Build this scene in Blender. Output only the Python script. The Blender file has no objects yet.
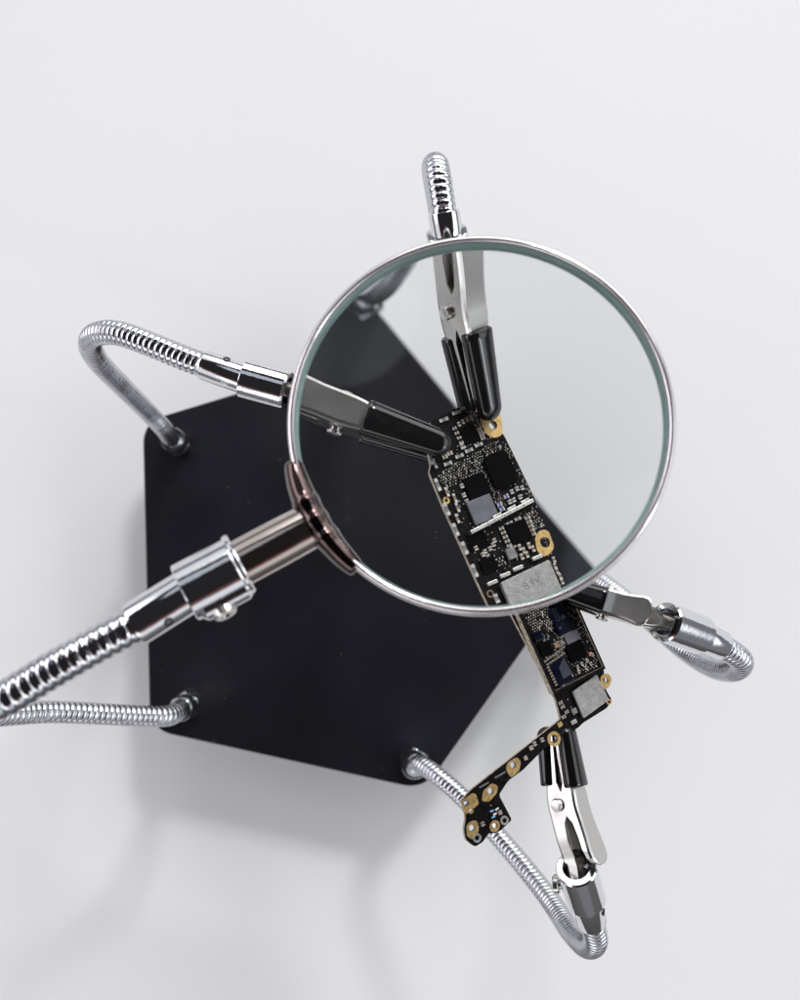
import bpy, bmesh, math, random
from mathutils import Vector, Matrix, Quaternion
random.seed(11)
KEY, SIDE = 56, 7
sc = bpy.context.scene
COL = sc.collection
MM = 0.001
PI = math.pi

# ------------------------------------------------------------------ camera geometry (metres)
F = 1000.0 / 800.0                      # focal length over picture width
CAMZ = 0.398
TILT = math.radians(5.0)
CAM = Vector((0, 0, CAMZ))
ROT = Matrix.Rotation(TILT, 3, 'X')
PLATE_Z = 0.028
BOARD_Z = 0.153
LENS_Z = 0.213
LENS_PX = (480.0, 423.0)
LENS_F = 0.277

def ray(px, py):
    return ROT @ Vector(((px - 400) / 1000.0, -(py - 500) / 1000.0, -1.0))

def P(px, py, z):
    d = ray(px, py)
    return CAM + d * ((z - CAMZ) / d.z)

def unlens(px, py, z=BOARD_Z):
    D = CAMZ - LENS_Z
    s = LENS_Z - z
    m = (D + s) / (D + s - D * s / LENS_F)
    dx, dy = px - LENS_PX[0], py - LENS_PX[1]
    if math.hypot(dx, dy) > 188:
        return px, py
    return LENS_PX[0] + dx / m, LENS_PX[1] + dy / m

# ------------------------------------------------------------------ materials
def new_mat(name):
    m = bpy.data.materials.new(name)
    m.use_nodes = True
    nt = m.node_tree
    b = nt.nodes['Principled BSDF']
    return m, nt, b

def simple(name, col, metal=0.0, rough=0.5, bump=0.0, bscale=400.0, var=0.0, vscale=60.0, rvar=0.0, coat=0.0, spec=0.5):
    m, nt, b = new_mat(name)
    b.inputs['Metallic'].default_value = metal
    b.inputs['Roughness'].default_value = rough
    b.inputs['Base Color'].default_value = (*col, 1)
    b.inputs['Specular IOR Level'].default_value = spec
    b.inputs['Coat Weight'].default_value = coat
    tc = nt.nodes.new('ShaderNodeTexCoord')
    if var > 0:
        n = nt.nodes.new('ShaderNodeTexNoise'); n.inputs['Scale'].default_value = vscale; n.inputs['Detail'].default_value = 6
        nt.links.new(tc.outputs['Object'], n.inputs['Vector'])
        mx = nt.nodes.new('ShaderNodeMapRange')
        mx.inputs['From Min'].default_value = .3; mx.inputs['From Max'].default_value = .7
        mx.inputs['To Min'].default_value = 1 - var; mx.inputs['To Max'].default_value = 1 + var
        nt.links.new(n.outputs['Fac'], mx.inputs['Value'])
        vm = nt.nodes.new('ShaderNodeVectorMath'); vm.operation = 'SCALE'
        vm.inputs[0].default_value = col
        nt.links.new(mx.outputs[0], vm.inputs['Scale'])
        nt.links.new(vm.outputs[0], b.inputs['Base Color'])
    if rvar > 0:
        n = nt.nodes.new('ShaderNodeTexNoise'); n.inputs['Scale'].default_value = vscale * 2.3; n.inputs['Detail'].default_value = 8
        nt.links.new(tc.outputs['Object'], n.inputs['Vector'])
        mx = nt.nodes.new('ShaderNodeMapRange')
        mx.inputs['From Min'].default_value = .3; mx.inputs['From Max'].default_value = .7
        mx.inputs['To Min'].default_value = max(.01, rough - rvar); mx.inputs['To Max'].default_value = rough + rvar
        nt.links.new(n.outputs['Fac'], mx.inputs['Value'])
        nt.links.new(mx.outputs[0], b.inputs['Roughness'])
    if bump > 0:
        n = nt.nodes.new('ShaderNodeTexNoise'); n.inputs['Scale'].default_value = bscale; n.inputs['Detail'].default_value = 4
        nt.links.new(tc.outputs['Object'], n.inputs['Vector'])
        bp = nt.nodes.new('ShaderNodeBump'); bp.inputs['Strength'].default_value = bump; bp.inputs['Distance'].default_value = .0004
        nt.links.new(n.outputs['Fac'], bp.inputs['Height'])
        nt.links.new(bp.outputs[0], b.inputs['Normal'])
    return m

M = {}
M['chrome'] = simple('polished chrome', (.70, .71, .73), 1, .07, bump=.05, bscale=900, rvar=.04, vscale=150)
M['neck'] = simple('ribbed steel', (.52, .53, .56), 1, .12, bump=.06, bscale=700, rvar=.05, vscale=120, var=.12)
M['nickel'] = simple('stamped nickel', (.56, .545, .52), 1, .24, bump=.006, bscale=900, rvar=.02, vscale=40, var=.02)
M['rimmetal'] = simple('rose chrome rim', (.70, .66, .67), 1, .13, bump=.08, bscale=500, rvar=.05, vscale=120, var=.1)
M['wine'] = simple('dark rose chrome', (.088, .062, .060), 1, .10, bump=.12, bscale=300, rvar=.06, vscale=120, var=.3)
M['handle'] = simple('handle chrome', (.50, .44, .40), 1, .10, bump=.05, bscale=500, rvar=.04, vscale=120)
M['vinyl'] = simple('black vinyl boot', (.004, .004, .0045), 0, .10, bump=.12, bscale=110, rvar=.05, vscale=150, coat=.12, spec=.42)
M['plate'] = simple('anodised black plate', (.0082, .0088, .0125), 0, .35, bump=.12, bscale=1500, var=.18, vscale=22, rvar=.05, spec=.27)
M['foot'] = simple('black rubber foot', (.02, .02, .02), 0, .7, bump=.1)
M['pcb'] = simple('black solder mask', (.0050, .0040, .0042), 0, .33, bump=.25, bscale=1600, var=.6, vscale=700, rvar=.1, spec=.10)
M['pcb_edge'] = simple('cream laminate edge', (.34, .29, .22), 0, .5, var=.45, vscale=900)
M['gold'] = simple('gold plating', (.55, .38, .16), 1, .42, bump=.15, bscale=1200, rvar=.1, vscale=500, var=.12)
M['solder'] = simple('tin solder', (.52, .51, .48), 1, .36, bump=.12, bscale=2500, rvar=.12, vscale=900, var=.25)
M['ceramic'] = simple('tan ceramic', (.22, .15, .10), 0, .35, var=.4, vscale=700)
M['ceramic_grey'] = simple('grey ceramic', (.18, .18, .18), 0, .4, var=.4, vscale=700)
M['violet'] = simple('violet ceramic', (.12, .12, .42), 0, .35, var=.2, vscale=900)
M['chip'] = simple('black epoxy', (.0015, .0015, .002), 0, .6, bump=.08, bscale=2500, var=.3, vscale=400, spec=.03)
M['chip_grey'] = simple('grey silicon', (.13, .13, .155), .3, .4, bump=.1, bscale=2500, var=.25, vscale=300)
M['chip_blue'] = simple('blue black silicon', (.003, .004, .012), 0, .14, var=.4, vscale=240, rvar=.06)
M['chip_pale'] = simple('pale grey blue silicon', (.035, .040, .055), .2, .3, var=.3, vscale=500)  # paler grey blue for the shapes on the blue chips
M['ink'] = simple('faint grey print', (.19, .185, .18), .5, .52, var=.5, vscale=1500)
M['shield'] = simple('tinned shield sheet', (.30, .295, .285), .6, .5, bump=.25, bscale=2600, var=.22, vscale=900, rvar=.15)
M['white'] = simple('white enamel', (.8, .8, .8), 0, .4)
M['cyan'] = simple('pale blue enamel', (.25, .5, .75), 0, .3)
M['pink'] = simple('copper pad', (.75, .36, .28), .8, .35)
M['dark'] = simple('painted hole shade', (.02, .02, .022), 0, .6)

nt = M['plate'].node_tree; b = nt.nodes['Principled BSDF']
tc = nt.nodes.new('ShaderNodeTexCoord'); vo = nt.nodes.new('ShaderNodeTexVoronoi'); vo.inputs['Scale'].default_value = 260
nt.links.new(tc.outputs['Object'], vo.inputs['Vector'])
mr = nt.nodes.new('ShaderNodeMapRange'); mr.inputs['From Min'].default_value = .10; mr.inputs['From Max'].default_value = .04
nt.links.new(vo.outputs['Distance'], mr.inputs['Value'])
gt = nt.nodes.new('ShaderNodeMath'); gt.operation = 'GREATER_THAN'; gt.inputs[1].default_value = .90
sx = nt.nodes.new('ShaderNodeSeparateColor'); nt.links.new(vo.outputs['Color'], sx.inputs[0]); nt.links.new(sx.outputs[0], gt.inputs[0])
ml = nt.nodes.new('ShaderNodeMath'); ml.operation = 'MULTIPLY'; nt.links.new(mr.outputs[0], ml.inputs[0]); nt.links.new(gt.outputs[0], ml.inputs[1])
src = b.inputs['Base Color'].links[0].from_socket
mx = nt.nodes.new('ShaderNodeMix'); mx.data_type = 'RGBA'
nt.links.new(ml.outputs[0], mx.inputs['Factor']); nt.links.new(src, mx.inputs['A']); mx.inputs['B'].default_value = (.10, .10, .10, 1)
nt.links.new(mx.outputs['Result'], b.inputs['Base Color'])

# lens glass and its ground edge
m, nt, b = new_mat('clear optical glass')
nt.nodes.remove(b)
g = nt.nodes.new('ShaderNodeBsdfGlass'); g.inputs['IOR'].default_value = 1.5; g.inputs['Roughness'].default_value = 0
g.inputs['Color'].default_value = (.990, .997, .998, 1)
nt.links.new(g.outputs[0], nt.nodes['Material Output'].inputs['Surface'])
M['glass'] = m
M['glass_edge'] = simple('ground teal glass edge', (.40, .54, .52), 0, .35, var=.15, vscale=60, bump=.1)

# table: nearly white laminate
m, nt, b = new_mat('white laminate')
tc = nt.nodes.new('ShaderNodeTexCoord')
n = nt.nodes.new('ShaderNodeTexNoise'); n.inputs['Scale'].default_value = 5; n.inputs['Detail'].default_value = 3
nt.links.new(tc.outputs['Object'], n.inputs['Vector'])
cr = nt.nodes.new('ShaderNodeValToRGB')
cr.color_ramp.elements[0].position = .3; cr.color_ramp.elements[0].color = (.775, .778, .79, 1)
cr.color_ramp.elements[1].position = .7; cr.color_ramp.elements[1].color = (.79, .80, .805, 1)
nt.links.new(n.outputs['Fac'], cr.inputs['Fac'])
nt.links.new(cr.outputs[0], b.inputs['Base Color'])
b.inputs['Roughness'].default_value = .55
b.inputs['Specular IOR Level'].default_value = .2
n2 = nt.nodes.new('ShaderNodeTexNoise'); n2.inputs['Scale'].default_value = 420; n2.inputs['Detail'].default_value = 3
nt.links.new(tc.outputs['Object'], n2.inputs['Vector'])
bp = nt.nodes.new('ShaderNodeBump'); bp.inputs['Strength'].default_value = .12; bp.inputs['Distance'].default_value = .0003
nt.links.new(n2.outputs['Fac'], bp.inputs['Height']); nt.links.new(bp.outputs[0], b.inputs['Normal'])
M['table'] = m

M['floor'] = simple('dark floor', (.07, .065, .06), 0, .5, var=.2, vscale=4)

# ------------------------------------------------------------------ helpers
WLOC = {}
def link(o, parent=None):
    COL.objects.link(o)
    if parent is not None:
        o.parent = parent
    return o

def empty(name, loc, label=None, cat=None):
    o = bpy.data.objects.new(name, None)
    o.empty_display_size = .01
    o.location = loc
    WLOC[o.name] = Vector(loc)
    link(o)
    if label: o['label'] = label
    if cat: o['category'] = cat
    return o

class MB:
    """collects geometry in world metres, links it as one mesh"""
    def __init__(s):
        s.v = []; s.f = []; s.mi = []; s.sm = []
    def add(s, vs, fs, mi=0, smooth=True):
        k = len(s.v)
        s.v += [Vector(v) for v in vs]
        for f in fs:
            s.f.append([i + k for i in f]); s.mi.append(mi); s.sm.append(smooth)
    def build(s, name, mats, parent=None, origin=None, normals=True, label=None):
        if not isinstance(mats, (list, tuple)): mats = [mats]
        if origin is None:
            n = max(1, len(s.v))
            origin = sum(s.v, Vector()) / n
        me = bpy.data.meshes.new(name)
        me.from_pydata([tuple(v - origin) for v in s.v], [], s.f)
        for m_ in mats: me.materials.append(m_)
        for i, p in enumerate(me.polygons):
            p.material_index = s.mi[i]; p.use_smooth = s.sm[i]
        me.validate()
        if normals:
            bm = bmesh.new(); bm.from_mesh(me)
            bmesh.ops.recalc_face_normals(bm, faces=bm.faces)
            bm.to_mesh(me); bm.free()
        o = bpy.data.objects.new(name, me)
        link(o, parent)
        o.location = origin - (WLOC[parent.name] if parent is not None else Vector())
        WLOC[o.name] = Vector(origin)
        if label: o['label'] = label
        return o

def frame_from(x, up):
    x = x.normalized()
    y = up.cross(x).normalized()
    z = x.cross(y).normalized()
    return x, y, z

def lathe(mb, p0, axis, prof, n=40, mi=0, cap=(True, True), smooth=True, ref=None):
    """prof: list of (distance along axis, radius)"""
    ax = axis.normalized()
    r = ref or (Vector((0, 0, 1)) if abs(ax.z) < .9 else Vector((1, 0, 0)))
    a = ax.cross(r).normalized(); b_ = ax.cross(a).normalized()
    vs = []; fs = []
    for (t, rad) in prof:
        for i in range(n):
            th = 2 * PI * i / n
            vs.append(p0 + ax * t + a * (rad * math.cos(th)) + b_ * (rad * math.sin(th)))
    for k in range(len(prof) - 1):
        for i in range(n):
            j = (i + 1) % n
            fs.append([k * n + i, k * n + j, (k + 1) * n + j, (k + 1) * n + i])
    if cap[0]: fs.append(list(range(n))[::-1])
    if cap[1]: fs.append([(len(prof) - 1) * n + i for i in range(n)])
    mb.add(vs, fs, mi, smooth)

def sharpen(o, ang=35):
    me = o.data
    bm = bmesh.new(); bm.from_mesh(me)
    lim = math.radians(ang)
    for e in bm.edges:
        if len(e.link_faces) == 2 and e.calc_face_angle(0) > lim: e.smooth = False
    bm.to_mesh(me); bm.free()
    return o

def catmull(pts, sub=60):
    """centripetal-ish Catmull-Rom through pts"""
    pts = [Vector(p) for p in pts]
    P_ = [pts[0] * 2 - pts[1]] + pts + [pts[-1] * 2 - pts[-2]]
    out = []
    for i in range(1, len(P_) - 2):
        p0, p1, p2, p3 = P_[i-1], P_[i], P_[i+1], P_[i+2]
        t0 = 0; t1 = t0 + (p1-p0).length ** .5; t2 = t1 + (p2-p1).length ** .5; t3 = t2 + (p3-p2).length ** .5
        for k in range(sub):
            t = t1 + (t2 - t1) * k / sub
            A1 = p0 * ((t1-t)/(t1-t0)) + p1 * ((t-t0)/(t1-t0))
            A2 = p1 * ((t2-t)/(t2-t1)) + p2 * ((t-t1)/(t2-t1))
            A3 = p2 * ((t3-t)/(t3-t2)) + p3 * ((t-t2)/(t3-t2))
            B1 = A1 * ((t2-t)/(t2-t0)) + A2 * ((t-t0)/(t2-t0))
            B2 = A2 * ((t3-t)/(t3-t1)) + A3 * ((t-t1)/(t3-t1))
            out.append(B1 * ((t2-t)/(t2-t1)) + B2 * ((t-t1)/(t2-t1)))
    out.append(pts[-1])
    for _ in range(60):                                    # relax kinks
        q = out[:]
        for i in range(1, len(out) - 1):
            q[i] = out[i] * .5 + (out[i-1] + out[i+1]) * .25
        out = q
    return out

def resample(pts, step):
    L = [0]
    for i in range(1, len(pts)): L.append(L[-1] + (pts[i] - pts[i-1]).length)
    n = int(L[-1] / step); out = []; j = 0
    for k in range(n + 1):
        s = L[-1] * k / n
        while j < len(L) - 2 and L[j+1] < s: j += 1
        t = (s - L[j]) / max(1e-9, L[j+1] - L[j])
        out.append(pts[j].lerp(pts[j+1], t))
    return out, L[-1]

def gooseneck(mb, pts, R=.00315, pitch=.00155, nr=30, spp=9):
    path, L = resample(catmull(pts), pitch / spp)
    n = len(path)
    T = []
    for i in range(n):
        a = path[max(0, i-3)]; b_ = path[min(n-1, i+3)]
        T.append((b_ - a).normalized())
    ref = Vector((0, 0, 1)) if abs(T[0].z) < .8 else Vector((1, 0, 0))
    u = (ref - T[0] * ref.dot(T[0])).normalized()
    vs = []; fs = []
    for i in range(n):
        u = (u - T[i] * u.dot(T[i])).normalized()
        w = T[i].cross(u)
        s = L * i / (n - 1)
        for k in range(nr):
            th = 2 * PI * k / nr
            ph = (s / pitch + k / nr) % 1.0
            q = abs(math.sin(PI * ph)) ** .42
            r = R * (.86 + .14 * q) * (1 + .006 * math.sin(s * 3100 + 2 * math.sin(s * 700)))
            vs.append(path[i] + u * (r * math.cos(th)) + w * (r * math.sin(th)))
    for i in range(n - 1):
        for k in range(nr):
            j = (k + 1) % nr
            if j == 0:
                fs.append([i*nr+k, i*nr, (i+1)*nr, (i+1)*nr+k])
            else:
                fs.append([i*nr+k, i*nr+j, (i+1)*nr+j, (i+1)*nr+k])
    fs.append(list(range(nr))[::-1]); fs.append([(n-1)*nr+k for k in range(nr)])
    mb.add(vs, fs)
    return path

def extruded(polys, t, bevel=0.0, res=2):
    """2D outline + holes -> solid; returns verts/faces in local coordinates, z from -t to 0"""
    cu = bpy.data.curves.new('tmp', 'CURVE'); cu.dimensions = '2D'; cu.fill_mode = 'BOTH'
    for poly in polys:
        sp = cu.splines.new('POLY'); sp.points.add(len(poly) - 1)
        for i, (x, y) in enumerate(poly): sp.points[i].co = (x, y, 0, 1)
        sp.use_cyclic_u = True
    cu.extrude = t / 2 - bevel
    cu.bevel_depth = bevel; cu.bevel_resolution = res
    if bevel > 0: cu.offset = -bevel
    o = bpy.data.objects.new('tmp', cu); COL.objects.link(o)
    dg = bpy.context.evaluated_depsgraph_get()
    me = bpy.data.meshes.new_from_object(o.evaluated_get(dg))
    bm = bmesh.new(); bm.from_mesh(me); bmesh.ops.remove_doubles(bm, verts=bm.verts, dist=1e-6)
    bm.to_mesh(me); bm.free()
    vs = [Vector((v.co.x, v.co.y, v.co.z - t / 2)) for v in me.vertices]
    fs = [list(p.vertices) for p in me.polygons]
    nz = [abs(p.normal.z) for p in me.polygons]
    bpy.data.objects.remove(o); bpy.data.curves.remove(cu); bpy.data.meshes.remove(me)
    return vs, fs, nz

def rounded(poly, r, n=8):
    out = []
    N = len(poly)
    for i in range(N):
        p = Vector(poly[i]); a = Vector(poly[i-1]); b_ = Vector(poly[(i+1) % N])
        da = (a - p); db = (b_ - p)
        rr = r[i] if isinstance(r, (list, tuple)) else r
        d = min(rr, da.length * .48, db.length * .48)
        A = p + da.normalized() * d; B = p + db.normalized() * d
        for k in range(n + 1):
            t = k / n
            out.append(tuple(A * (1-t)**2 + p * 2*t*(1-t) + B * t**2))
    return out

def circle(cx, cy, r, n=20):
    return [(cx + r * math.cos(2*PI*i/n), cy + r * math.sin(2*PI*i/n)) for i in range(n)]

# ------------------------------------------------------------------ the table
def slab(name, x0, x1, y0, y1, z0, z1, mat):
    mb = MB()
    c = [(x0, y0), (x1, y0), (x1, y1), (x0, y1)]
    mb.add([(x, y, z1) for x, y in c] + [(x, y, z0) for x, y in c],
           [[0, 1, 2, 3], [7, 6, 5, 4], [4, 5, 1, 0], [5, 6, 2, 1], [6, 7, 3, 2], [7, 4, 0, 3]], 0, False)
    return mb.build(name, mat, origin=Vector((0, 0, 0)))
t = slab('table', -.75, .80, -.235, .85, -.025, 0, M['table'])
t['kind'] = 'structure'
t = slab('floor', -3, 3, -3, 3, -.78, -.74, M['floor'])
t['kind'] = 'structure'

# ------------------------------------------------------------------ the stand
def meet(l1, l2):
    (x1, y1), (x2, y2) = l1; (x3, y3), (x4, y4) = l2
    d = (x1-x2)*(y3-y4) - (y1-y2)*(x3-x4)
    return (((x1*y2-y1*x2)*(x3-x4)-(x1-x2)*(x3*y4-y3*x4))/d, ((x1*y2-y1*x2)*(y3-y4)-(y1-y2)*(x3*y4-y3*x4))/d)
def pl(px, py):
    v = P(px, py, PLATE_Z); return (v.x, v.y)
LAB = (pl(143, 450), pl(149, 700))
LBC = (pl(200, 741), pl(400, 785))
LCD = (pl(440, 768), pl(530, 640))
LAE = (pl(165, 415), pl(290, 377))
Ac = meet(LAB, LAE); Bc = meet(LAB, LBC); Cc = meet(LBC, LCD)
side = (Vector(Bc) - Vector(Cc)).length
def along(a, b_, L):
    a = Vector(a); b_ = Vector(b_); return tuple(a + (b_ - a).normalized() * L)
Dc = along(Cc, LCD[1], side * 1.02)
Ec = along(Ac, LAE[1], side * 1.0)
print('PENTA mm', [tuple(round(c*1000, 1) for c in q) for q in (Ac, Bc, Cc, Dc, Ec)], 'side', side*1000,
      'DE', (Vector(Dc)-Vector(Ec)).length*1000)
ctr = sum((Vector(q) for q in (Ac, Bc, Cc, Dc, Ec)), Vector((0, 0))) / 5
stand = empty('soldering_stand', (ctr.x, ctr.y, 0),
              'helping hands stand with black pentagon base, five silver goosenecks, black tipped clips and a magnifier',
              'soldering stand')
outline = rounded([Ac, Bc, Cc, Dc, Ec], .0085, 10)
vs, fs, nz = extruded([outline], .008, .0007, 3)
mb = MB(); mb.add([v + Vector((0, 0, PLATE_Z)) for v in vs], fs, 0, True)
base = sharpen(mb.build('base_plate', M['plate'], stand), 50)
for q in (Ac, Bc, Cc, Dc, Ec):
    c = Vector(q) * .74 + ctr * .26
    mb = MB()
    lathe(mb, Vector((c.x, c.y, 0)), Vector((0, 0, 1)), [(0, .0062), (.001, .0068), (.019, .0068), (.0199, .0062)], 28)
    sharpen(mb.build('foot', M['foot'], stand), 40)

# flexible arms ------------------------------------------------------
def arm(root_px, pts, head, cup_r=.0049, sleeve_r=.0037, label=None, screw=None, cup=True, hole=None, lug=False, neck_r=.00315, pitch=.00155):
    """pts: neck points; head: (sleeve start, cup start, cup end) as world points"""
    root = P(*root_px, PLATE_Z)
    s0, s1, s2 = head
    mb = MB()
    path = [root + Vector((0, 0, .001)), root + Vector((0, 0, .012))] + pts + [s0, s0 + (s1 - s0) * .3]
    gooseneck(mb, path, R=neck_r, pitch=pitch)
    neck = mb.build('flexible_arm', M['neck'], stand, origin=root, normals=False, label=label)
    mb = MB()                                             # root nut: hexagonal foot and round collar
    lathe(mb, root, Vector((0, 0, 1)), [(0.0001, .0058), (.0015, .0060), (.0030, .0056)], 6, smooth=False)
    lathe(mb, root, Vector((0, 0, 1)), [(.0030, .0046), (.0090, .0046), (.0098, .0042), (.0099, .0034)], 32)
    sharpen(mb.build('root_nut', M['chrome'], neck), 40)
    ax = (s1 - s0); L = ax.length
    mb = MB()
    lathe(mb, s0, ax, [(-.0002, .0030), (0, sleeve_r * .95), (.0005, sleeve_r), (L + .001, sleeve_r)], 40)
    sharpen(mb.build('sleeve', M['chrome'], neck), 30)
    if hole is not None:
        a, y, z = frame_from(ax, Vector(hole))
        p = s0 + ax * .55 + z * (sleeve_r - .0006)
        mb = MB()
        lathe(mb, p, z, [(0, .0009), (.00075, .0009), (.00078, .0005), (.0002, .0004)], 16)
        mb.build('set_screw_hole', M['dark'], neck)  # near-black colour stands for the shade inside the screw hole
    if cup:
        ax = (s2 - s1); L = ax.length
        mb = MB()
        lathe(mb, s1, ax, [(0, sleeve_r * .8), (.0001, cup_r * .95), (.0003, cup_r), (L - .0005, cup_r), (L, cup_r * .94),
                           (L, cup_r * .66), (L - .006, cup_r * .62)], 48, cap=(True, True))
        c = sharpen(mb.build('clip_socket', M['chrome'], neck), 30)
        if lug:
            a, y, z = frame_from(ax, Vector(screw))
            mb = MB()
            lathe(mb, s1 + ax * .10 + z * (cup_r * .72), ax, [(0, .0018), (.0008, .0027), (L * .82, .0027), (L * .88, .0022)], 32)
            sharpen(mb.build('screw_boss', M['chrome'], neck), 30)
        if screw is not None:
            a, y, z = frame_from(ax, Vector(screw))
            p = s1 + ax * .45 + z * (cup_r * .85)
            mb = MB()
            lathe(mb, p, z, [(0, .0011), (.0011, .0011), (.0012, .0020), (.0014, .0022), (.0024, .0022), (.0027, .0019), (.00271, .0011), (.0024, .0010)], 24)
            sharpen(mb.build('thumb_screw', M['nickel'], neck), 30)
    return neck

# upper left arm
arm((178, 443), [P(164, 429, .056), P(148, 412, .070), P(122, 386, .094), P(99, 362, .118), P(90, 345, .134), P(97, 334, .146),
                 P(118, 333, .152), P(150, 344, .155), P(182, 357, .156)],
    (P(203, 364.5, .156), P(243.5, 378.5, .157), P(288, 391, .158)),
    label='silver gooseneck looping from the upper left corner to the clip on the left', screw=(.1, .0, -1), hole=(.2, 1, .9))
# right arm
arm((583, 573), [P(590, 574, .052), P(606, 585, .062), P(640, 612, .077), P(682, 648, .092), P(712, 667, .110), P(735, 670, .128), P(741, 660, .139)],
    (P(722, 646, .145), P(700, 635, .149), P(664, 621.5, .157)),
    label='silver gooseneck curling from under the board to the clip on the right')
# lower arm
arm((414, 762), [P(420, 764, .048), P(436, 775, .056), P(462, 797, .062), P(515, 856, .076), P(550, 900, .090), P(572, 933, .108), P(588, 947, .122), P(596, 941, .132)],
    (P(592, 922, .139), P(586, 899, .146), P(576, 867, .156)),
    label='silver gooseneck reaching down to the clip at the bottom', screw=(-1, .35, .1), hole=(1, .1, .6))
# upper arm
arm((404, 347), [P(409, 340, .050), P(419, 327, .070), P(432, 298, .092), P(440, 262, .113), P(441, 222, .135), P(437, 190, .152), P(434.5, 171, .163), P(436, 166, .171), P(439, 184, .1745)],
    (P(443.5, 211, .174), P(446.5, 231, .172), P(450, 256, .167)),
    label='silver gooseneck rising behind the magnifier to the clip at the top')
# magnifier arm
magarm = arm((186, 706), [P(180, 709, .052), P(168, 716, .064), P(140, 716, .072), P(100, 714, .082), P(50, 712, .094), P(0, 715, .108), P(-60, 718, .130),
                 P(-105, 722, .160), P(-115, 727, .190), P(-75, 722, .210), P(0, 701, .218), P(49, 672, .2185), P(100, 643, .2180)],
    (P(134, 625, .2172), P(184, 594, .2160), P(239, 565, .2145)), cup_r=.0056, sleeve_r=.0041, neck_r=.0034, pitch=.0019,
    label='silver gooseneck leaving the frame on the left and returning to carry the magnifier', screw=(.45, -.85, .25), hole=(.5, -.8, .8), lug=True)

# alligator clips ----------------------------------------------------
def channel(mb, Mx, st, sgn, t=.45):
    """lofted U channel; st rows: x, half width, z of the web, wall depth"""
    ring = []
    for (x, w, z, d) in st:
        c = min(.8, w * .4)
        o_ = [(-w, z - d), (-w, z - c), (-w + c * .3, z - c * .3), (-w + c, z), (w - c, z), (w - c * .3, z - c * .3), (w, z - c), (w, z - d)]
        wi = w - t; zi = z - t; ci = max(.1, c - t * .5)
        i_ = [(wi, z - d), (wi, zi - ci), (wi - ci * .3, zi - ci * .3), (wi - ci, zi), (-wi + ci, zi), (-wi + ci * .3, zi - ci * .3), (-wi, zi - ci), (-wi, z - d)]
        ring.append([Mx(x, y, sgn * zz) for (y, zz) in o_ + i_])
    n = 16; vs = [v for r in ring for v in r]; fs = []
    for k in range(len(ring) - 1):
        for i in range(n):
            j = (i + 1) % n
            fs.append([k*n+i, k*n+j, (k+1)*n+j, (k+1)*n+i])
    for k, rev in ((0, True), (len(ring)-1, False)):
        for i in range(7):
            f = [k*n+i, k*n+i+1, k*n+14-i, k*n+15-i]
            fs.append(f[::-1] if rev else f)
    mb.add(vs, fs)

def dense(st, n=5):
    out = []
    for a, b_ in zip(st[:-1], st[1:]):
        for k in range(n):
            t = k / n
            out.append(tuple(a[i] * (1-t) + b_[i] * t for i in range(len(a))))
    return out + [st[-1]]

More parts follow.
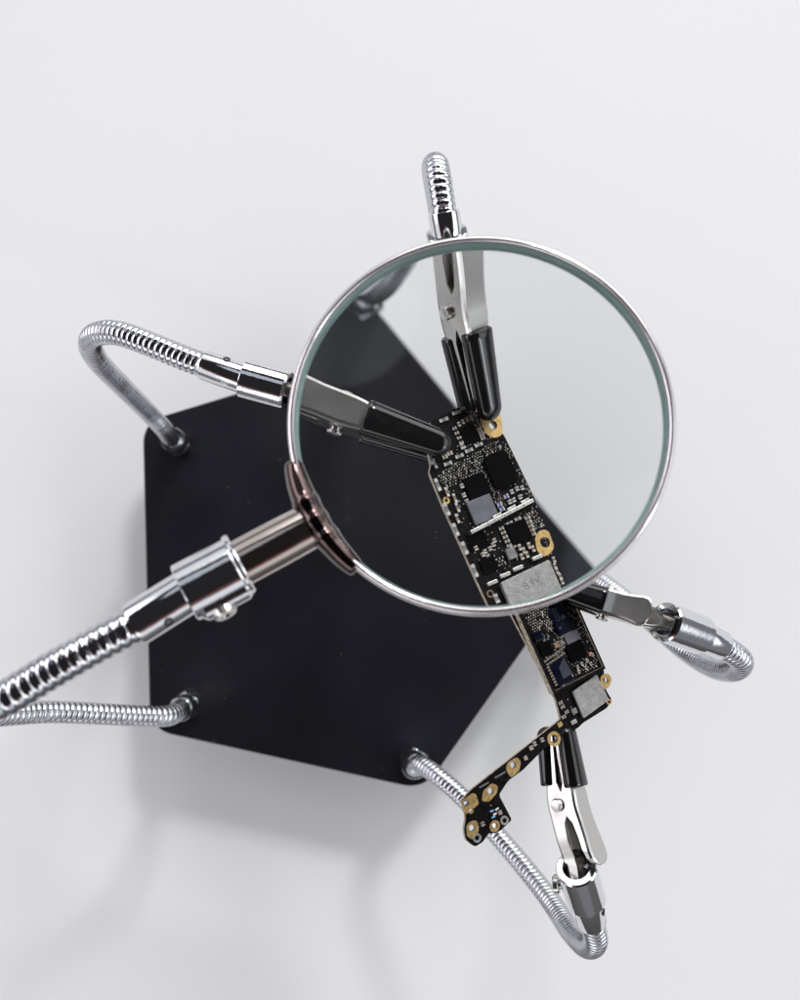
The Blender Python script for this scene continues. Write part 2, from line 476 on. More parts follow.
def clip(tail, tip, up, label, gap=0.7, L0=45.0, w=1.0, boot0=26.0, h0=0.0):
    x, y, z = frame_from(tip - tail, Vector(up))
    k = (tip - tail).length / (L0 * MM)
    def Mx(a, b_, c): return tail + (x * (a * k) + y * (b_ * w) + z * (c * w)) * MM
    # lower jaw, with the cheeks that carry the pivot; it is the clip's own mesh
    lo = [(-5, 1.7, 1.7, 2.6), (1, 1.9, 1.9, 3.0), (4, 2.6, 2.4, 3.4), (9, 3.0, 3.0, 3.2), (15, 3.1, 3.5, 3.7), (18.5, 3.15, 3.8, 5.2), (20.5, 3.15, 3.9, 5.9), (23, 3.15, 3.9, 5.7),
          (25, 3.1, 3.8, 4.2), (28, 2.9, 3.5, 3.0), (36, 2.3, 2.4, 2.0), (44, 1.7, 1.2, .8)]
    mb = MB(); channel(mb, Mx, dense(lo, 3), -1)
    body = sharpen(mb.build('alligator_clip', M['nickel'], stand, label=label), 12)
    up_ = [(1.0, 1.3, 7.1, .7), (1.4, 2.3, 7.1, .9), (2.2, 3.2, 7.0, 1.2), (3.6, 3.9, 6.8, 1.6), (6, 4.05, 6.4, 1.8), (10, 3.7, 5.8, 2.0), (15, 3.45, 5.0, 2.4), (18.5, 3.5, 4.5, 4.0), (20.5, 3.5, 4.3, 5.4),
           (23, 3.4, 4.2, 5.0), (25, 3.2, 4.1, 3.4), (28, 2.8, 3.6, 2.4), (36, 2.4, 2.6, 2.0), (44, 1.8, 1.3, .8)]
    up_ = [(q[0] + h0 * max(0, 1 - q[0] / 18.0),) + q[1:] for q in up_]
    mb = MB(); channel(mb, Mx, dense(up_, 3), 1)
    sharpen(mb.build('upper_jaw', M['nickel'], body), 12)
    mb = MB()
    lathe(mb, Mx(20.8, -4.7, -.6), y, [(0, .0006), (.0001, .0013), (.0006, .0016), (.0009, .0010), (.0085 * w, .0010), (.0088 * w, .0016), (.0093 * w, .0013), (.0094 * w, .0006)], 24)
    sharpen(mb.build('pivot_pin', M['nickel'], body), 30)
    mb = MB()                                             # torsion spring around the pin, legs to both handles
    pts = []
    for i in range(120):
        th = 2 * PI * i / 22
        pts.append(Mx(20.8 + 1.75 * math.cos(th), -2.0 + 4.0 * i / 119, -.6 + 1.75 * math.sin(th)))
    pts = [Mx(9, -2.0, 4.6), Mx(15, -2.0, 2.6)] + pts + [Mx(15, 2.0, -2.2), Mx(9, 2.0, -2.4)]
    tube(mb, pts, .00035, 8)
    mb.build('spring', M['nickel'], body)
    for sg in (1, -1):
        b0 = boot0 if sg > 0 else boot0 + 1.2
        mb = MB(); rows = []
        st = [(b0 + .3, .80, 0), (b0, .93, 0), (b0 + .35, 1.0, 0)]
        N = 14
        for i in range(1, N + 1): st.append((b0 + .35 + (43.2 - b0 - .35) * i / N, 1.0, i / N))
        for i in range(1, 10):
            a = i / 9 * PI / 2
            st.append((43.2 + 3.3 * math.sin(a), max(.02, math.cos(a)) , 1.0))
        vs = []; fs = []; n = 36
        for (xx, sc_, tt) in st:
            hw = (3.62 - .80 * tt) * sc_; hz = (2.4 - .30 * tt) * sc_
            zc = (2.55 + gap * .5) * (1 - tt) + (2.15 + gap * .5) * tt
            for i in range(n):
                th = 2 * PI * i / n
                c_, s_ = math.cos(th), math.sin(th)
                e = .82
                yy = hw * (abs(c_) ** e) * (1 if c_ > 0 else -1)
                zz = hz * (abs(s_) ** e) * (1 if s_ > 0 else -1)
                vs.append(Mx(xx, yy, sg * (zc + zz)))
        for kx in range(len(st) - 1):
            for i in range(n):
                j = (i + 1) % n
                fs.append([kx*n+i, kx*n+j, (kx+1)*n+j, (kx+1)*n+i])
        fs.append([(len(st)-1)*n+i for i in range(n)])
        fs.append(list(range(n))[::-1])
        mb.add(vs, fs)
        sharpen(mb.build('boot', M['vinyl'], body), 60)
    return body

def tube(mb, pts, r, n=8, mi=0):
    N = len(pts); vs = []; fs = []
    T0 = (pts[1] - pts[0]).normalized()
    ref = Vector((0, 0, 1)) if abs(T0.z) < .8 else Vector((1, 0, 0))
    u = (ref - T0 * ref.dot(T0)).normalized()
    for i in range(N):
        T = (pts[min(N-1, i+1)] - pts[max(0, i-1)]).normalized()
        u = (u - T * u.dot(T)).normalized(); w = T.cross(u)
        for k in range(n):
            th = 2*PI*k/n
            vs.append(pts[i] + u * (r*math.cos(th)) + w * (r*math.sin(th)))
    for i in range(N-1):
        for k in range(n):
            j = (k+1) % n
            fs.append([i*n+k, i*n+j, (i+1)*n+j, (i+1)*n+k])
    fs.append(list(range(n))[::-1]); fs.append([(N-1)*n+k for k in range(n)])
    mb.add(vs, fs, mi)

# ------------------------------------------------------------------ the circuit board's own frame
O_ = P(*unlens(500, 560), BOARD_Z)
q1 = P(570, 690, BOARD_Z); q0 = P(*unlens(452, 433), BOARD_Z)
U = (q1 - q0).normalized()
side_v = Vector((0, 0, 1)).cross(U).normalized()          # across the board
if side_v.x < 0: side_v = -side_v
ROLL = math.radians(19)
V = (side_v * math.cos(ROLL) - Vector((0, 0, 1)) * math.sin(ROLL)).normalized()
N_ = V.cross(U).normalized()
if N_.z < 0: N_ = -N_
def W(u, v, h=0.0): return O_ + U * (u * MM) + V * (v * MM) + N_ * (h * MM)
def uv(px, py, h=0.0, lens=None):
    """board coordinates (mm) of a photograph pixel"""
    if lens is None or lens: px, py = unlens(px, py)
    d = ray(px, py); o = O_ + N_ * (h * MM)
    t = (o - CAM).dot(N_) / d.dot(N_)
    p = CAM + d * t - o
    return p.dot(U) / MM, p.dot(V) / MM

tl = P(290, 391, .158); c_tip = W(*uv(438, 450), 0.4)
clip(tl, c_tip + (c_tip - tl).normalized() * .0006, (0.05, 0.12, 1), 'clip reaching in from the left, seen from above with one black boot', gap=.9)
tt = P(449, 250, .166); tp = W(*uv(480, 417), 0.2)
clip(tt, tp, (.62, 0, .80), 'clip hanging down from the top, seen from its side', gap=.9)
rt = P(664, 621.5, .157); rp = W(*uv(541, 583, lens=False), .3)
clip(rt, rp, (.05, .1, 1), 'clip on the right, half hidden behind the magnifier rim', gap=.9, boot0=21.5, h0=5, w=.93)
bt = P(577, 868, .155); bp_ = P(556, 730, W(*uv(556, 727)).z - .0045)
clip(bt, bp_, (.80, .12, .62), 'clip at the bottom with its jaws side by side', gap=1.2)

# ------------------------------------------------------------------ magnifier
lc = P(*LENS_PX, LENS_Z)
ln = Vector((-.03, .06, 1)).normalized()
lx = Vector((1, 0, 0)); lx = (lx - ln * lx.dot(ln)).normalized(); ly = ln.cross(lx)
RG = .0345
def lensprof():
    Rc = LENS_F; e = .0024
    zc = math.sqrt(Rc * Rc - RG * RG)
    top = [(e + math.sqrt(Rc*Rc - r*r) - zc, r) for r in [RG] + [(RG - .0006) * i / 24 for i in range(24, -1, -1)]]
    return top, e
top, e = lensprof()
n = 128; vs = []; fs = []; mi = []
rows = []
for (h, r) in top[:-1]: rows.append((h, r))
for sgn in (1, -1):
    for (h, r) in (rows if sgn == 1 else rows):
        for i in range(n):
            th = 2*PI*i/n
            vs.append(lc + lx*(r*math.cos(th)) + ly*(r*math.sin(th)) + ln*(sgn*h))
    vs.append(lc + ln*(sgn*top[-1][0]))
K = len(rows); half = K*n + 1
mb = MB(); 
for s_ in (0, 1):
    b0 = s_ * half
    for k in range(K-1):
        for i in range(n):
            j = (i+1) % n
            f = [b0+k*n+i, b0+k*n+j, b0+(k+1)*n+j, b0+(k+1)*n+i]
            fs.append(f if s_ == 0 else f[::-1]); mi.append(1 if (s_ == 1 and k == 0) else 0)
    for i in range(n):
        j = (i+1) % n
        f = [b0+(K-1)*n+i, b0+(K-1)*n+j, b0+half-1]
        fs.append(f if s_ == 0 else f[::-1]); mi.append(0)
for i in range(n):
    j = (i+1) % n
    fs.append([i, half+i, half+j, j]); mi.append(1)
mb.add(vs, fs); mb.mi = mi
# the rim hoop is the magnifier's own mesh
rim = MB()
prof = [(.03455, -.0030), (.0350, -.0034), (.0355, -.0033), (.0359, -.0026), (.0360, 0), (.0358, .0024), (.0353, .0030), (.0348, .0030), (.03455, .0026)]
nn = 160; rv = []; rf = []
for i in range(nn):
    th = 2*PI*i/nn
    d = lx*math.cos(th) + ly*math.sin(th)
    for (r, h) in prof: rv.append(lc + d*r + ln*h)
pn = len(prof)
for i in range(nn):
    j = (i+1) % nn
    for k in range(pn):
        l = (k+1) % pn
        rf.append([i*pn+k, i*pn+l, j*pn+l, j*pn+k])
rim.add(rv, rf)
magn = rim.build('magnifier', M['rimmetal'], stand, label='round magnifying glass in a thin rose silver rim')
lens = mb.build('glass_lens', [M['glass'], M['glass_edge']], magn)
sharpen(lens, 40)
# clamp saddle hugging the rim, handle tube
def rimpt(px, py):
    v = P(px, py, LENS_Z) - lc
    return math.atan2(v.dot(ly), v.dot(lx))
a0 = rimpt(292, 462); a1 = rimpt(360, 568)
if a0 < 0: a0 += 2*PI
if a1 < 0: a1 += 2*PI
mb = MB(); vs = []; fs = []; ns = 60; nc = 18
for i in range(ns+1):
    t_ = i/ns; th = a0 + (a1-a0)*t_
    d = lx*math.cos(th) + ly*math.sin(th)
    swell = .0014 + .0009*math.sin(PI*t_) ** .6
    for b_ in (.34, .50, .66): swell += .00018*math.exp(-((t_-b_)/.035)**2)
    if i in (0, ns): swell *= .85
    for k in range(nc):
        ph = 2*PI*k/nc
        vs.append(lc + d*(.0356 + swell*1.15*math.cos(ph)) + ln*(swell*1.9*math.sin(ph)))
for i in range(ns):
    for k in range(nc):
        j = (k+1) % nc
        fs.append([i*nc+k, i*nc+j, (i+1)*nc+j, (i+1)*nc+k])
fs.append(list(range(nc))[::-1]); fs.append([ns*nc+k for k in range(nc)])
mb.add(vs, fs); mb.build('rim_clamp', M['wine'], magn)
h0 = P(236, 566, .2145); h1 = P(307, 528, LENS_Z)
hx = (h1-h0); HL = hx.length
mb = MB(); lathe(mb, h0, hx, [(-.004, .0040), (0, .0044), (HL*.6, .0044), (HL, .0043)], 48)
sharpen(mb.build('handle', M['handle'], magn), 30)
mb = MB(); lathe(mb, h0, hx, [(-.0002, .0044), (0, .0058), (.0003, .0060), (.0009, .0060), (.0012, .0058), (.0013, .0044)], 48)
sharpen(mb.build('handle_collar', M['chrome'], magn), 30)
ridge = (lc - h1).normalized()
for off in (-.0026, 0.0, .0026):                            # three rivets that pinch the saddle over the hoop
    thm = rimpt(322, 528)
    th = thm + off/.0356
    d = lx*math.cos(th) + ly*math.sin(th)
    mb = MB(); lathe(mb, lc + d*.0358 + ln*.0026, ln, [(0, .0009), (.0005, .0009), (.0009, .0005), (.001, .0001)], 16)
    mb.build('rivet', M['rimmetal'], magn)

# ------------------------------------------------------------------ circuit board
board = empty('circuit_board', O_, 'long narrow black phone circuit board with gold screw lugs, held by four clips', 'circuit board')
TH = 1.0                                                   # laminate thickness, mm
def solid(name, polys, h_top, th, mats, parent, bevel=0.0, label=None, edge=1):
    vs, fs, nz = extruded(polys, th, bevel, 2)
    mb = MB()
    for f, z_ in zip(fs, nz):
        pass
    wv = [W(v.x, v.y, h_top + v.z) for v in vs]
    mb.add(wv, fs, 0, False)
    if len(mats) > 1: mb.mi = [0 if z_ > .5 else edge for z_ in nz]
    return mb.build(name, mats, parent, label=label)

main_px = [(427, 448), (430, 425), (471, 404), (492, 425), (503, 438), (517, 466), (533, 499), (543, 527), (549, 556), (562, 584),
           (578, 609), (603, 664), (606, 690), (612, 700), (607, 708), (583, 723), (578, 728),
           (546, 747), (523, 770), (508, 781), (499, 795), (512, 820), (498, 833), (489, 833), (483, 842), (475, 847), (466, 840), (464, 830), (466, 816), (461, 801), (471, 790),
           (561, 719), (556, 700), (510, 612), (488, 604), (476, 579), (442, 505), (429, 474), (431, 468)]
main = [uv(*p) for p in main_px]
holes_px = [(492, 428, .85), (543, 541, .95), (513, 765, .75), (490.5, 791, .75), (466.5, 803, .6), (471, 811, .6), (472, 828, .75), (495, 826, .6), (554, 739, .95)]
holes = [circle(*uv(x, y), r, 18) for x, y, r in holes_px]
rr = [.6]*len(main)
lug_px = [(492, 428, 2.55), (543, 541, 2.6)]
pcb = solid('laminate', [rounded(main, .6, 3)] + holes, 0, TH, [M['pcb'], M['pcb_edge']], board)

def part(name, polys, h0, h1, mat, bevel=0.0, parent=board, label=None):
    return solid(name, polys, h1, h1-h0, mat if isinstance(mat, list) else [mat], parent, bevel, label)
def px_poly(pts, h=0): return [uv(*p) for p in pts]
def lug(cx, cy, pts, hr, name='screw_lug', label=None):
    c = uv(cx, cy)
    o = part(name, [rounded(px_poly(pts), 1.1, 6), circle(*c, hr, 22)], -TH-.05, .07, M['gold'], label=label)
    return o
lug(492, 428, [(478, 421), (485, 412), (499, 416), (502, 437), (494, 441), (485, 437)], .95)
lug(543, 541, [(533, 536), (538, 529), (546, 529), (552, 545), (549, 551), (541, 556), (535, 549)], 1.1)
lug(606, 680, [(600, 683), (601, 675), (608, 673), (612, 679), (609, 688), (602, 690)], .75)
# gold pads along the lower strip
for cx, cy, pts, hr in [(513, 765, [(505.5, 769), (508, 762), (517, 757), (521, 762), (519, 771), (511, 778)], .8),
                        (490.5, 791, [(481.5, 801), (483, 791), (492, 783), (498, 786), (497, 793), (489, 802)], .8),
                        (472, 828, [(466, 827), (469, 822), (476, 820), (479, 825), (478, 833), (472, 840), (467, 836)], .8),
                        (495, 826, [(489, 826), (493, 820), (499, 821), (500, 827), (497, 832), (491, 832)], .65)]:
    part('contact_pad', [rounded(px_poly(pts), .6, 4), circle(*uv(cx, cy), hr, 20)], 0, .06, M['gold'])
part('contact_pad', [rounded(px_poly([(461.5, 801), (472, 793), (476, 794), (479, 804), (466, 815), (463, 808)]), .5, 4), circle(*uv(466.5, 803), .66, 18), circle(*uv(471, 811), .62, 18)], 0, .06, M['gold'])
def ring(cx, cy, r0, r1, mat, name='ring_pad', h=.08):
    part(name, [circle(*uv(cx, cy), r1, 26), circle(*uv(cx, cy), r0, 20)], 0, h, mat)
ring(554, 739, 1.0, 1.75, M['gold'])
ring(504.5, 820.5, .55, 1.05, M['solder']); ring(477, 838, .55, 1.05, M['solder'])
ring(446, 502, .35, .75, M['gold']); ring(490, 593, .5, .8, M['ceramic'])
part('contact_pad', [px_poly([(557, 724), (561, 721), (563, 725), (559, 728)])], 0, .07, M['gold'])
ring(609, 702, .35, .7, M['gold'])

ANG = 0.0
def rect(cu, cv, lu, lv, a=0.0):
    ca, sa = math.cos(a), math.sin(a)
    return [(cu + x*ca - y*sa, cv + x*sa + y*ca) for x, y in ((-lu/2, -lv/2), (lu/2, -lv/2), (lu/2, lv/2), (-lu/2, lv/2))]
def chip(px, py, lu, lv, h, mat, name='chip', h0=0.0, bevel=.06, label=None, cut=.0, a=0.0):
    c = uv(px, py)
    r = rect(*c, lu, lv, a)
    if cut > 0: r = rounded(r, cut, 1)
    return part(name, [r], h0+.03, h0 + h, mat, bevel, label=label)

# --- under the magnifier
chip(468, 438, 3.5, 3.6, .55, M['chip'])
chip(499, 472, 7.2, 5.6, .8, M['chip'], cut=.8)
chip(476, 489, 5.0, 5.0, .7, M['chip'])
chip(481, 511, 5.0, 5.6, .75, M['chip_grey'], label='grey chip with pale edges')
chip(517, 532, 4.4, 4.8, .6, M['chip'])
chip(488, 565, 3.0, 3.4, .5, M['chip'])
chip(477, 541, 3.4, 4.2, .3, M['chip'])
chip(509.5, 553.5, 2.2, 2.0, .8, M['ceramic_grey'], name='coil')
# ceramic bar crossing the board
b0 = uv(468, 535); b1 = uv(529, 502)
d_ = Vector(b1) - Vector(b0); nrm = Vector((-d_.y, d_.x)).normalized()
def bar(a, b_, w):
    a = Vector(a); b_ = Vector(b_); dd = (b_-a).normalized(); n__ = Vector((-dd.y, dd.x))*w/2
    return [tuple(a+n__), tuple(b_+n__), tuple(b_-n__), tuple(a-n__)]
part('shield_fence', [bar(b0, b1, .75)], .03, 1.5, M['solder'], .1)
for t_ in (.45, .68, .9):
    c = Vector(b0).lerp(Vector(b1), t_) - (nrm if nrm.x > 0 else -nrm)*.55
    part('fence_clip', [rect(c.x, c.y, .7, 2.1, math.atan2(d_.y, d_.x)-PI/2)], .05, 1.2, M['solder'], .08)
# big shield sheet
sh = [uv(498, 582), uv(545, 558), uv(561, 587, lens=True), uv(566, 607, lens=False), uv(520, 632, lens=False), uv(511, 612, lens=False)]
shp = [uv(498, 583), uv(545, 559), None, None]
u_end = uv(540, 600, lens=False)[0]
a_, b_2 = uv(498, 583), uv(545, 559)
shp = [a_, b_2, (u_end, b_2[1] + .0), (u_end, a_[1] + .0)]
shp[0] = (a_[0], a_[1]); 
part('shield_cover', [rounded(shp, .4, 3)], .03, 1.15, M['shield'], .12, label='big grey shield cover under the magnifier rim')
cu = bpy.data.curves.new('tmp', 'FONT'); cu.body = 'B5K'; cu.size = 2.3; cu.space_character = 1.25; cu.align_x = 'CENTER'; cu.align_y = 'CENTER'
to = bpy.data.objects.new('tmp', cu); COL.objects.link(to)
me = bpy.data.meshes.new_from_object(to.evaluated_get(bpy.context.evaluated_depsgraph_get()))
c = uv(529.5, 583)
mb_code = MB(); mb_code.add([W(c[0] - v.co.y, c[1] + v.co.x, 1.157) for v in me.vertices], [list(p.vertices) for p in me.polygons], 0, False)
bpy.data.objects.remove(to); bpy.data.curves.remove(cu); bpy.data.meshes.remove(me)
mb_code.build('worn_print', M['ink'], board, normals=False)
random.seed(5)
for x, y in [(490.5, 583), (503, 575), (515.5, 568), (534, 557)]:
    c = uv(x, y); part('shield_tab', [rounded(rect(c[0], c[1], .75, 2.5, 0), .3, 3)], .05, 1.0, M['solder'], .1)

# --- the raised tray outside the magnifier
ut0 = uv(520, 592, lens=False)[0]
TL = [uv(508, 600, 1.6, lens=False), uv(574, 598, 1.6, lens=False), uv(602, 665, 1.6, lens=False), uv(557, 698, 1.6, lens=False)]
v_l = (TL[0][1] + TL[3][1]) / 2; v_r = (TL[1][1] + TL[2][1]) / 2; u_b = (TL[2][0] + TL[3][0]) / 2
tray_o = [(ut0, v_l), (ut0, v_r), (u_b, v_r), (u_b, v_l)]
part('stacked_board', [rounded(tray_o, .3, 2)], .02, 1.6, [M['pcb'], M['pcb_edge']])
part('stacked_board_frame', [rounded(tray_o, .3, 2), rounded([(ut0+.5, v_l+.7), (ut0+.5, v_r-.45), (u_b-.7, v_r-.45), (u_b-.7, v_l+.7)], .3, 2)], 1.62, 2.25, [M['pcb'], M['pcb_edge']])
def tchip(px, py, lu, lv, h, mat, name='chip', label=None, cut=0, a=0):
    c = uv(px, py, 2.0, lens=False)
    r = rect(*c, lu, lv, a)
    if cut: r = rounded(r, cut, 2)
    return part(name, [r], 1.63, 1.6 + h, mat, .05, label=label)
tchip(560.5, 620, 7.0, 4.2, .75, M['chip_blue'], cut=.5, label='glossy blue black chip')
tchip(572.5, 637.5, 2.8, 4.0, .5, M['chip_grey'], label='plain grey chip')
tchip(576, 651, 4.4, 4.6, .65, M['chip'])
tchip(561.5, 672, 5.8, 4.3, .6, M['chip_blue'], label='blue grey chip')
tchip(537.5, 636, 2.3, 2.2, .5, M['chip_blue'])
tchip(546, 648.5, 3.2, 3.2, .55, M['chip'])
tchip(556.5, 645, 1.3, 1.3, .6, M['ceramic'], name='coil')
tchip(591, 654, .9, .9, .3, M['pink'], name='diode')
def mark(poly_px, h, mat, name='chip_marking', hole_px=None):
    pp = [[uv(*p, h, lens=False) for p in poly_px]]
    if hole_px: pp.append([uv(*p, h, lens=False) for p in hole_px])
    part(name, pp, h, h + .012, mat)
mark([(563.5, 657.5), (572.6, 673.5), (563.5, 679.0), (559, 668)], 2.215, M['chip_pale'])
mark([(552, 609), (555, 608), (560.5, 620), (557.5, 622)], 2.365, M['chip_pale'], hole_px=[(552.8, 610), (554.6, 609.2), (559.6, 619.8), (557.8, 621)])
mark([(560, 617), (563, 614), (566, 617), (563, 620)], 2.365, M['chip_pale'])
mark([(558.5, 627), (561, 626), (562, 628.5), (559.8, 629.8)], 2.365, M['chip_pale'])
# lower grey cover
part('shield_cover', [rounded([uv(571, 692), uv(595, 674.5), uv(607.5, 700), uv(582, 718.5)], .3, 2)], .03, .9, M['shield'], .1,
     label='small grey shield cover at the bottom corner')
chip(573.5, 711, 1.3, 1.3, .7, M['ceramic_grey'], name='coil')
chip(573, 722, .9, 1.6, .5, M['solder'], name='connector')

# --- small passives, each a part; drawn from rows seen in the photograph
def passive(u, v, lu, lv, h0=0.0, hh=.45, mat='ceramic', name='capacitor', a=0.0):
    mb = MB()
    def bx(cu, cv, su, sv, z0, z1, mi):
        c4 = rect(cu, cv, su, sv, 0)
        if a:
            ca, sa = math.cos(a), math.sin(a)
            c4 = [(u + (x-u)*ca - (y-v)*sa, v + (x-u)*sa + (y-v)*ca) for x, y in c4]
        e_ = .05
        lo = [W(x, y, z0) for x, y in c4]; hi = [W(x + (u-x)*e_, y + (v-y)*e_, z1) for x, y in c4]
        mb.add(lo+hi, [[3, 2, 1, 0], [4, 5, 6, 7], [0, 1, 5, 4], [1, 2, 6, 5], [2, 3, 7, 6], [3, 0, 4, 7]], mi, False)
    z0 = h0 + .02
    if lu >= lv:
        q = lu*.27
        bx(u, v, lu-2*q, lv*.92, z0, h0+hh*.92, 0); bx(u-lu/2+q/2, v, q, lv, z0, h0+hh, 1); bx(u+lu/2-q/2, v, q, lv, z0, h0+hh, 1)
    else:
        q = lv*.27
        bx(u, v, lu*.92, lv-2*q, z0, h0+hh*.92, 0); bx(u, v-lv/2+q/2, lu, q, z0, h0+hh, 1); bx(u, v+lv/2-q/2, lu, q, z0, h0+hh, 1)
    return mb.build(name, [M[mat], M['solder']], board)
ncap = 0
def pas_px(px, py, lu, lv, **k):
    global ncap
    h = k.get('h0', 0)
    lens_ = not (h > 0)
    u, v = uv(px, py, h, lens=lens_)
    ncap += 1
    return passive(u, v, lu, lv, **k)
# top edge long tabs
for x, y in [(443, 423), (455.5, 416), (464, 411)]: pas_px(x, y, .7, 2.2, mat='ceramic_grey', name='shield_tab')
for x, y in [(458.5, 458.5), (468, 453), (477.5, 447.5), (447, 466)]: pas_px(x, y, .7, 2.0, mat='ceramic_grey', name='shield_tab')
# around the first chip
for i in range(5): pas_px(453.5+2.3*i, 431.5+4.6*i, .6, 1.0)
for i in range(5): pas_px(458+4.0*i, 427.5-2.4*i, 1.0, .6)
for i in range(4): pas_px(478+1.2*i, 432+3.1*i, .6, 1.0)
pas_px(461, 449, 1.3, .9); pas_px(444, 459.5, .8, 1.2); pas_px(449, 456, .8, 1.2)
# left edge tabs
for x, y in [(430.5, 462), (434, 466)]: pas_px(x, y, 2.2, .6, mat='ceramic_grey', name='shield_tab')
for x, y in [(437, 487), (446, 511), (455, 531), (464, 549), (474, 571)]: pas_px(x, y, 2.8, .75, mat='ceramic_grey', name='shield_tab')
for x, y in [(446, 494), (454, 500), (456.5, 509), (456.5, 520)]: pas_px(x, y, 2.1, .6, name='capacitor')
# violet caps, loose caps right of the grey chip
for x, y in [(504.5, 497.5), (498, 505.5), (500.5, 510)]: pas_px(x, y, .9, 1.2, mat='violet', label=None) if False else pas_px(x, y, .9, 1.2, mat='violet')
for x, y in [(510, 493), (515, 490), (518, 498), (512, 501), (508, 503), (461, 488), (463, 497), (466, 503), (520, 489)]: pas_px(x, y, .9, .9, mat='ceramic_grey')
# around the second black chip
for i in range(7): pas_px(500+1.9*i, 529+4.1*i, .62, 1.15)
for i in range(5): pas_px(525+1.4*i, 518+4.0*i, .7, 1.5)
for x, y in [(508, 524), (516, 519.5), (511, 546)]: pas_px(x, y, .8, 1.5)
for x, y in [(518, 547), (522, 550), (527, 545), (525, 554), (531, 548), (520, 556)]: pas_px(x, y, 1.3, .8)
for x, y in [(493, 541), (484, 552), (489, 549), (482, 555), (487, 557), (475, 549), (492, 545)]: pas_px(x, y, .9, .9)
for x, y in [(552, 564), (554, 569), (557, 574), (559, 579), (551, 558)]: pas_px(x, y, 1.2, .7)
pas_px(495.5, 598, 2.0, 1.0, mat='ceramic_grey')
# on the stacked board
for i in range(8): pas_px(544.5+2.7*i, 661.5-2.0*i, .5, .62, h0=1.6)
for i in range(7): pas_px(547+2.7*i, 664.5-1.8*i, .5, .62, h0=1.6)
for i in range(7): pas_px(547.5+1.35*i, 667.5+2.9*i, .5, .7, h0=1.6)
for x, y in [(567, 678), (571, 675), (577, 667), (578, 672), (586, 661), (590, 664), (585, 668), (592, 655), (560, 684), (563, 686), (581, 664)]:
    pas_px(x, y, .9, .7, h0=1.6, mat='ceramic')
for i in range(3): pas_px(561+4*i, 637-2.0*i, .5, .9, h0=1.6)
# lower end and strip
for x, y in [(560, 703), (562, 707), (566, 712), (563, 717)]: pas_px(x, y, .8, 1.1)
for x, y, mt in [(541.5, 740, 'ceramic'), (530.5, 748, 'pink'), (525, 758, 'pink'), (482, 824, 'ceramic'), (499.5, 812.5, 'pink'), (534, 744, 'ceramic_grey')]: pas_px(x, y, 1.0, 1.0, mat=mt)
for x, y, mt in [(492, 811, 'cyan'), (495, 814, 'white'), (493.5, 817, 'cyan'), (497, 809, 'white')]:
    c = uv(x, y); part('marker_stripe', [rect(c[0], c[1], .35, .95, random.uniform(-.8, .2))], .01, .05, M[mt])
for x, y, l_ in [(500, 775, 3.0), (484, 785, 2.6)]:
    c = uv(x, y); part('solder_strip', [rect(c[0], c[1], .35, l_, 1.05 - PI/2 + .55)], .01, .09, M['ceramic_grey'])
print('passives', ncap)

# --- dense grids of bare solder pads and the fine print of tracks: one part, nobody could count them
def in_poly(pt, poly):
    x, y = pt; c = False; j = len(poly)-1
    for i in range(len(poly)):
        xi, yi = poly[i]; xj, yj = poly[j]
        if (yi > y) != (yj > y) and x < (xj-xi)*(y-yi)/(yj-yi)+xi: c = not c
        j = i
    return c
mb = MB()
def dots(poly_px, pitch, size, keep=.85, h=0.0, jit=.12, lens_=True):
    poly = [uv(*p, h, lens=lens_) for p in poly_px]
    us = [p[0] for p in poly]; vs_ = [p[1] for p in poly]
    u = min(us); r = 0
    while u < max(us):
        v = min(vs_) + (pitch/2 if r % 2 else 0)
        while v < max(vs_):
            if in_poly((u, v), poly) and random.random() < keep:
                uu = u + random.uniform(-jit, jit)*pitch; vv = v + random.uniform(-jit, jit)*pitch
                s1 = size*random.uniform(.7, 1.25); s2 = size*random.uniform(.7, 1.25)
                if random.random() < .25: s1 *= 1.9
                z1 = h + random.uniform(.06, .16)
                c4 = rect(uu, vv, s1, s2)
                lo = [W(x, y, h) for x, y in c4]; hi = [W(x+(uu-x)*.3, y+(vv-y)*.3, z1) for x, y in c4]
                mb.add(lo+hi, [[4, 5, 6, 7], [0, 1, 5, 4], [1, 2, 6, 5], [2, 3, 7, 6], [3, 0, 4, 7]], 0 if random.random() < .8 else 1, False)
            v += pitch
        u += pitch*.87; r += 1
dots([(437, 478), (452, 466), (500, 440), (504, 444), (514, 462), (500, 455), (483, 466), (487, 486), (470, 479), (446, 492)], .62, .27, .8)
dots([(484, 470), (490, 468), (504, 505), (496, 508)], .55, .26, .9)
dots([(514, 470), (518, 470), (531, 497), (525, 497)], .6, .25, .7)
dots([(464, 424), (474, 417), (484, 440), (474, 432)], .6, .25, .6)
dots([(524, 514), (534, 508), (543, 526), (535, 530)], .62, .32, .85)
dots([(494, 557), (502, 553), (506, 565), (498, 568)], .75, .36, .95, jit=.02)
dots([(436, 470), (446, 474), (470, 520), (476, 560), (486, 590), (470, 560)], 1.5, .3, .35)
dots([(545, 552), (549, 557), (566, 590), (560, 590)], .7, .34, .6)
dots([(480, 545), (500, 535), (506, 560), (486, 575)], 1.3, .3, .4)
dots([(522, 612), (548, 600), (556, 632), (544, 626), (534, 634)], .70, .36, .95, h=1.6, lens_=False, jit=.06)
dots([(568, 602), (572, 600), (590, 640), (586, 642)], .72, .32, .8, h=1.6, lens_=False)
dots([(544, 626), (556, 632), (570, 648), (548, 660), (540, 644)], .62, .3, .55, h=1.6, lens_=False)
dots([(556, 636), (562, 634), (566, 644), (560, 646)], .6, .3, .9, h=1.6, lens_=False)
dots([(574, 664), (596, 650), (600, 664), (580, 676)], .8, .33, .6, h=1.6, lens_=False)
dots([(512, 612), (516, 610), (556, 694), (553, 696)], .9, .3, .4, h=1.6, lens_=False)
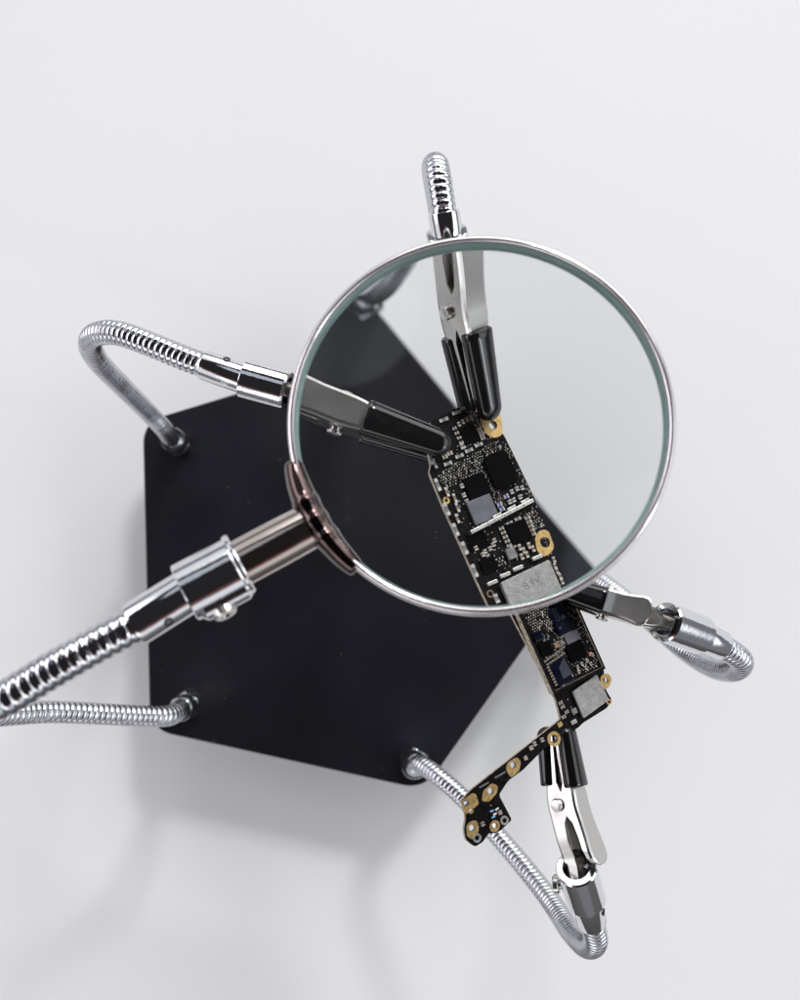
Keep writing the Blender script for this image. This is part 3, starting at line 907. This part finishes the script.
dots([(560, 700), (566, 696), (576, 716), (566, 722)], 1.1, .3, .5)
dots([(440, 472), (500, 440), (520, 466), (552, 555), (500, 583), (480, 575)], .95, .24, .38)
dots([(455, 445), (470, 412), (490, 440), (450, 462)], .8, .24, .45)
dots([(524, 606), (574, 600), (600, 662), (558, 690)], .8, .24, .30, h=1.6, lens_=False)
dots([(480, 795), (560, 730), (570, 735), (515, 775), (505, 815), (480, 812)], 1.5, .22, .25)
o = mb.build('solder_pads', [M['solder'], M['ceramic']], board, normals=False)
o['kind'] = 'stuff'

# ------------------------------------------------------------------ light
w = bpy.data.worlds.new('World'); sc.world = w; w.use_nodes = True
nt = w.node_tree; bg = nt.nodes['Background']
tc = nt.nodes.new('ShaderNodeTexCoord')
def blob(direction, c0, c1):
    vm = nt.nodes.new('ShaderNodeVectorMath'); vm.operation = 'DOT_PRODUCT'
    nm = nt.nodes.new('ShaderNodeVectorMath'); nm.operation = 'NORMALIZE'
    nt.links.new(tc.outputs['Generated'], nm.inputs[0])
    nt.links.new(nm.outputs[0], vm.inputs[0]); vm.inputs[1].default_value = Vector(direction).normalized()
    mr = nt.nodes.new('ShaderNodeMapRange'); mr.interpolation_type = 'SMOOTHSTEP'
    mr.inputs['From Min'].default_value = math.cos(math.radians(c1)); mr.inputs['From Max'].default_value = math.cos(math.radians(c0))
    nt.links.new(vm.outputs['Value'], mr.inputs['Value'])
    return mr.outputs[0]
def mix(fac, a, b_):
    m_ = nt.nodes.new('ShaderNodeMix'); m_.data_type = 'RGBA'
    nt.links.new(fac, m_.inputs['Factor'])
    if isinstance(a, tuple): m_.inputs['A'].default_value = (*a, 1)
    else: nt.links.new(a, m_.inputs['A'])
    m_.inputs['B'].default_value = (*b_, 1)
    return m_.outputs['Result']
c = mix(blob((.3, 1, .45), 26, 40), (.86, .87, .91), (3.6, 3.6, 3.6))    # tall window behind the stand
c = mix(blob((-1, .25, .55), 18, 30), c, (3.5, 3.3, 3.6))  # this and the next two: bright patches added to vary the chrome reflections
c = mix(blob((1, -.2, .55), 22, 34), c, (2.1, 2.2, 2.3))
c = mix(blob((-.45, -1, .55), 18, 30), c, (2.2, 2.25, 2.3))
c = mix(blob((0, 0, -1), 78, 84), c, (.16, .16, .18))
c = mix(blob((0, 0, -1), 90, 99), c, (.20, .20, .22))              # dark band added along the horizon for chrome contrast
c = mix(blob((-.02, -.13, 1), 54, 58), c, (.21, .10, .09))         # person leaning over, as a reddish ring added for chrome reflections
c = mix(blob((-.04, .02, 1), 49, 57), c, (.022, .020, .022))       # ceiling above the table, made dark for chrome contrast
c = mix(blob((-.34, .62, 1), 9, 10.5), c, (.5, .54, .6))          # pale overhead patch, added to haze the top of the lens
nt.links.new(c, bg.inputs['Color'])
bg.inputs['Strength'].default_value = 1.10

def area(name, loc, target, sx, sy, power, col):
    l = bpy.data.lights.new(name, 'AREA'); l.shape = 'RECTANGLE'; l.size = sx; l.size_y = sy; l.energy = power; l.color = col
    o = bpy.data.objects.new(name, l); COL.objects.link(o); o.location = loc
    o.rotation_euler = (Vector(target) - Vector(loc)).to_track_quat('-Z', 'Y').to_euler()
    return o
area('window_light', (1.05, 2.78, 2.33), (0, 0, .05), .62, .46, KEY, (1, .995, .985))
area('side_light', (2.4, -.7, 1.3), (0, 0, .05), .25, 1.2, SIDE, (.96, .99, 1))

# ------------------------------------------------------------------ camera
cd = bpy.data.cameras.new('Camera'); cam = bpy.data.objects.new('Camera', cd); COL.objects.link(cam)
cam.location = CAM; cam.rotation_euler = (TILT, 0, 0)
cd.sensor_fit = 'HORIZONTAL'; cd.sensor_width = 36; cd.lens = 36 * F
cd.clip_start = .005; cd.clip_end = 20
cd.dof.use_dof = True; cd.dof.focus_distance = .246
cd.dof.aperture_fstop = (cd.lens * MM) / .0021
sc.camera = cam
sc.render.engine = 'CYCLES'
sc.cycles.caustics_refractive = True; sc.cycles.caustics_reflective = True
sc.cycles.blur_glossy = .3
sc.cycles.max_bounces = 16; sc.cycles.transmission_bounces = 12; sc.cycles.glossy_bounces = 8
sc.cycles.sample_clamp_indirect = 30
sc.cycles.use_denoising = True
sc.view_settings.view_transform = 'Standard'; sc.view_settings.look = 'None'
sc.view_settings.exposure = 0; sc.view_settings.gamma = 1
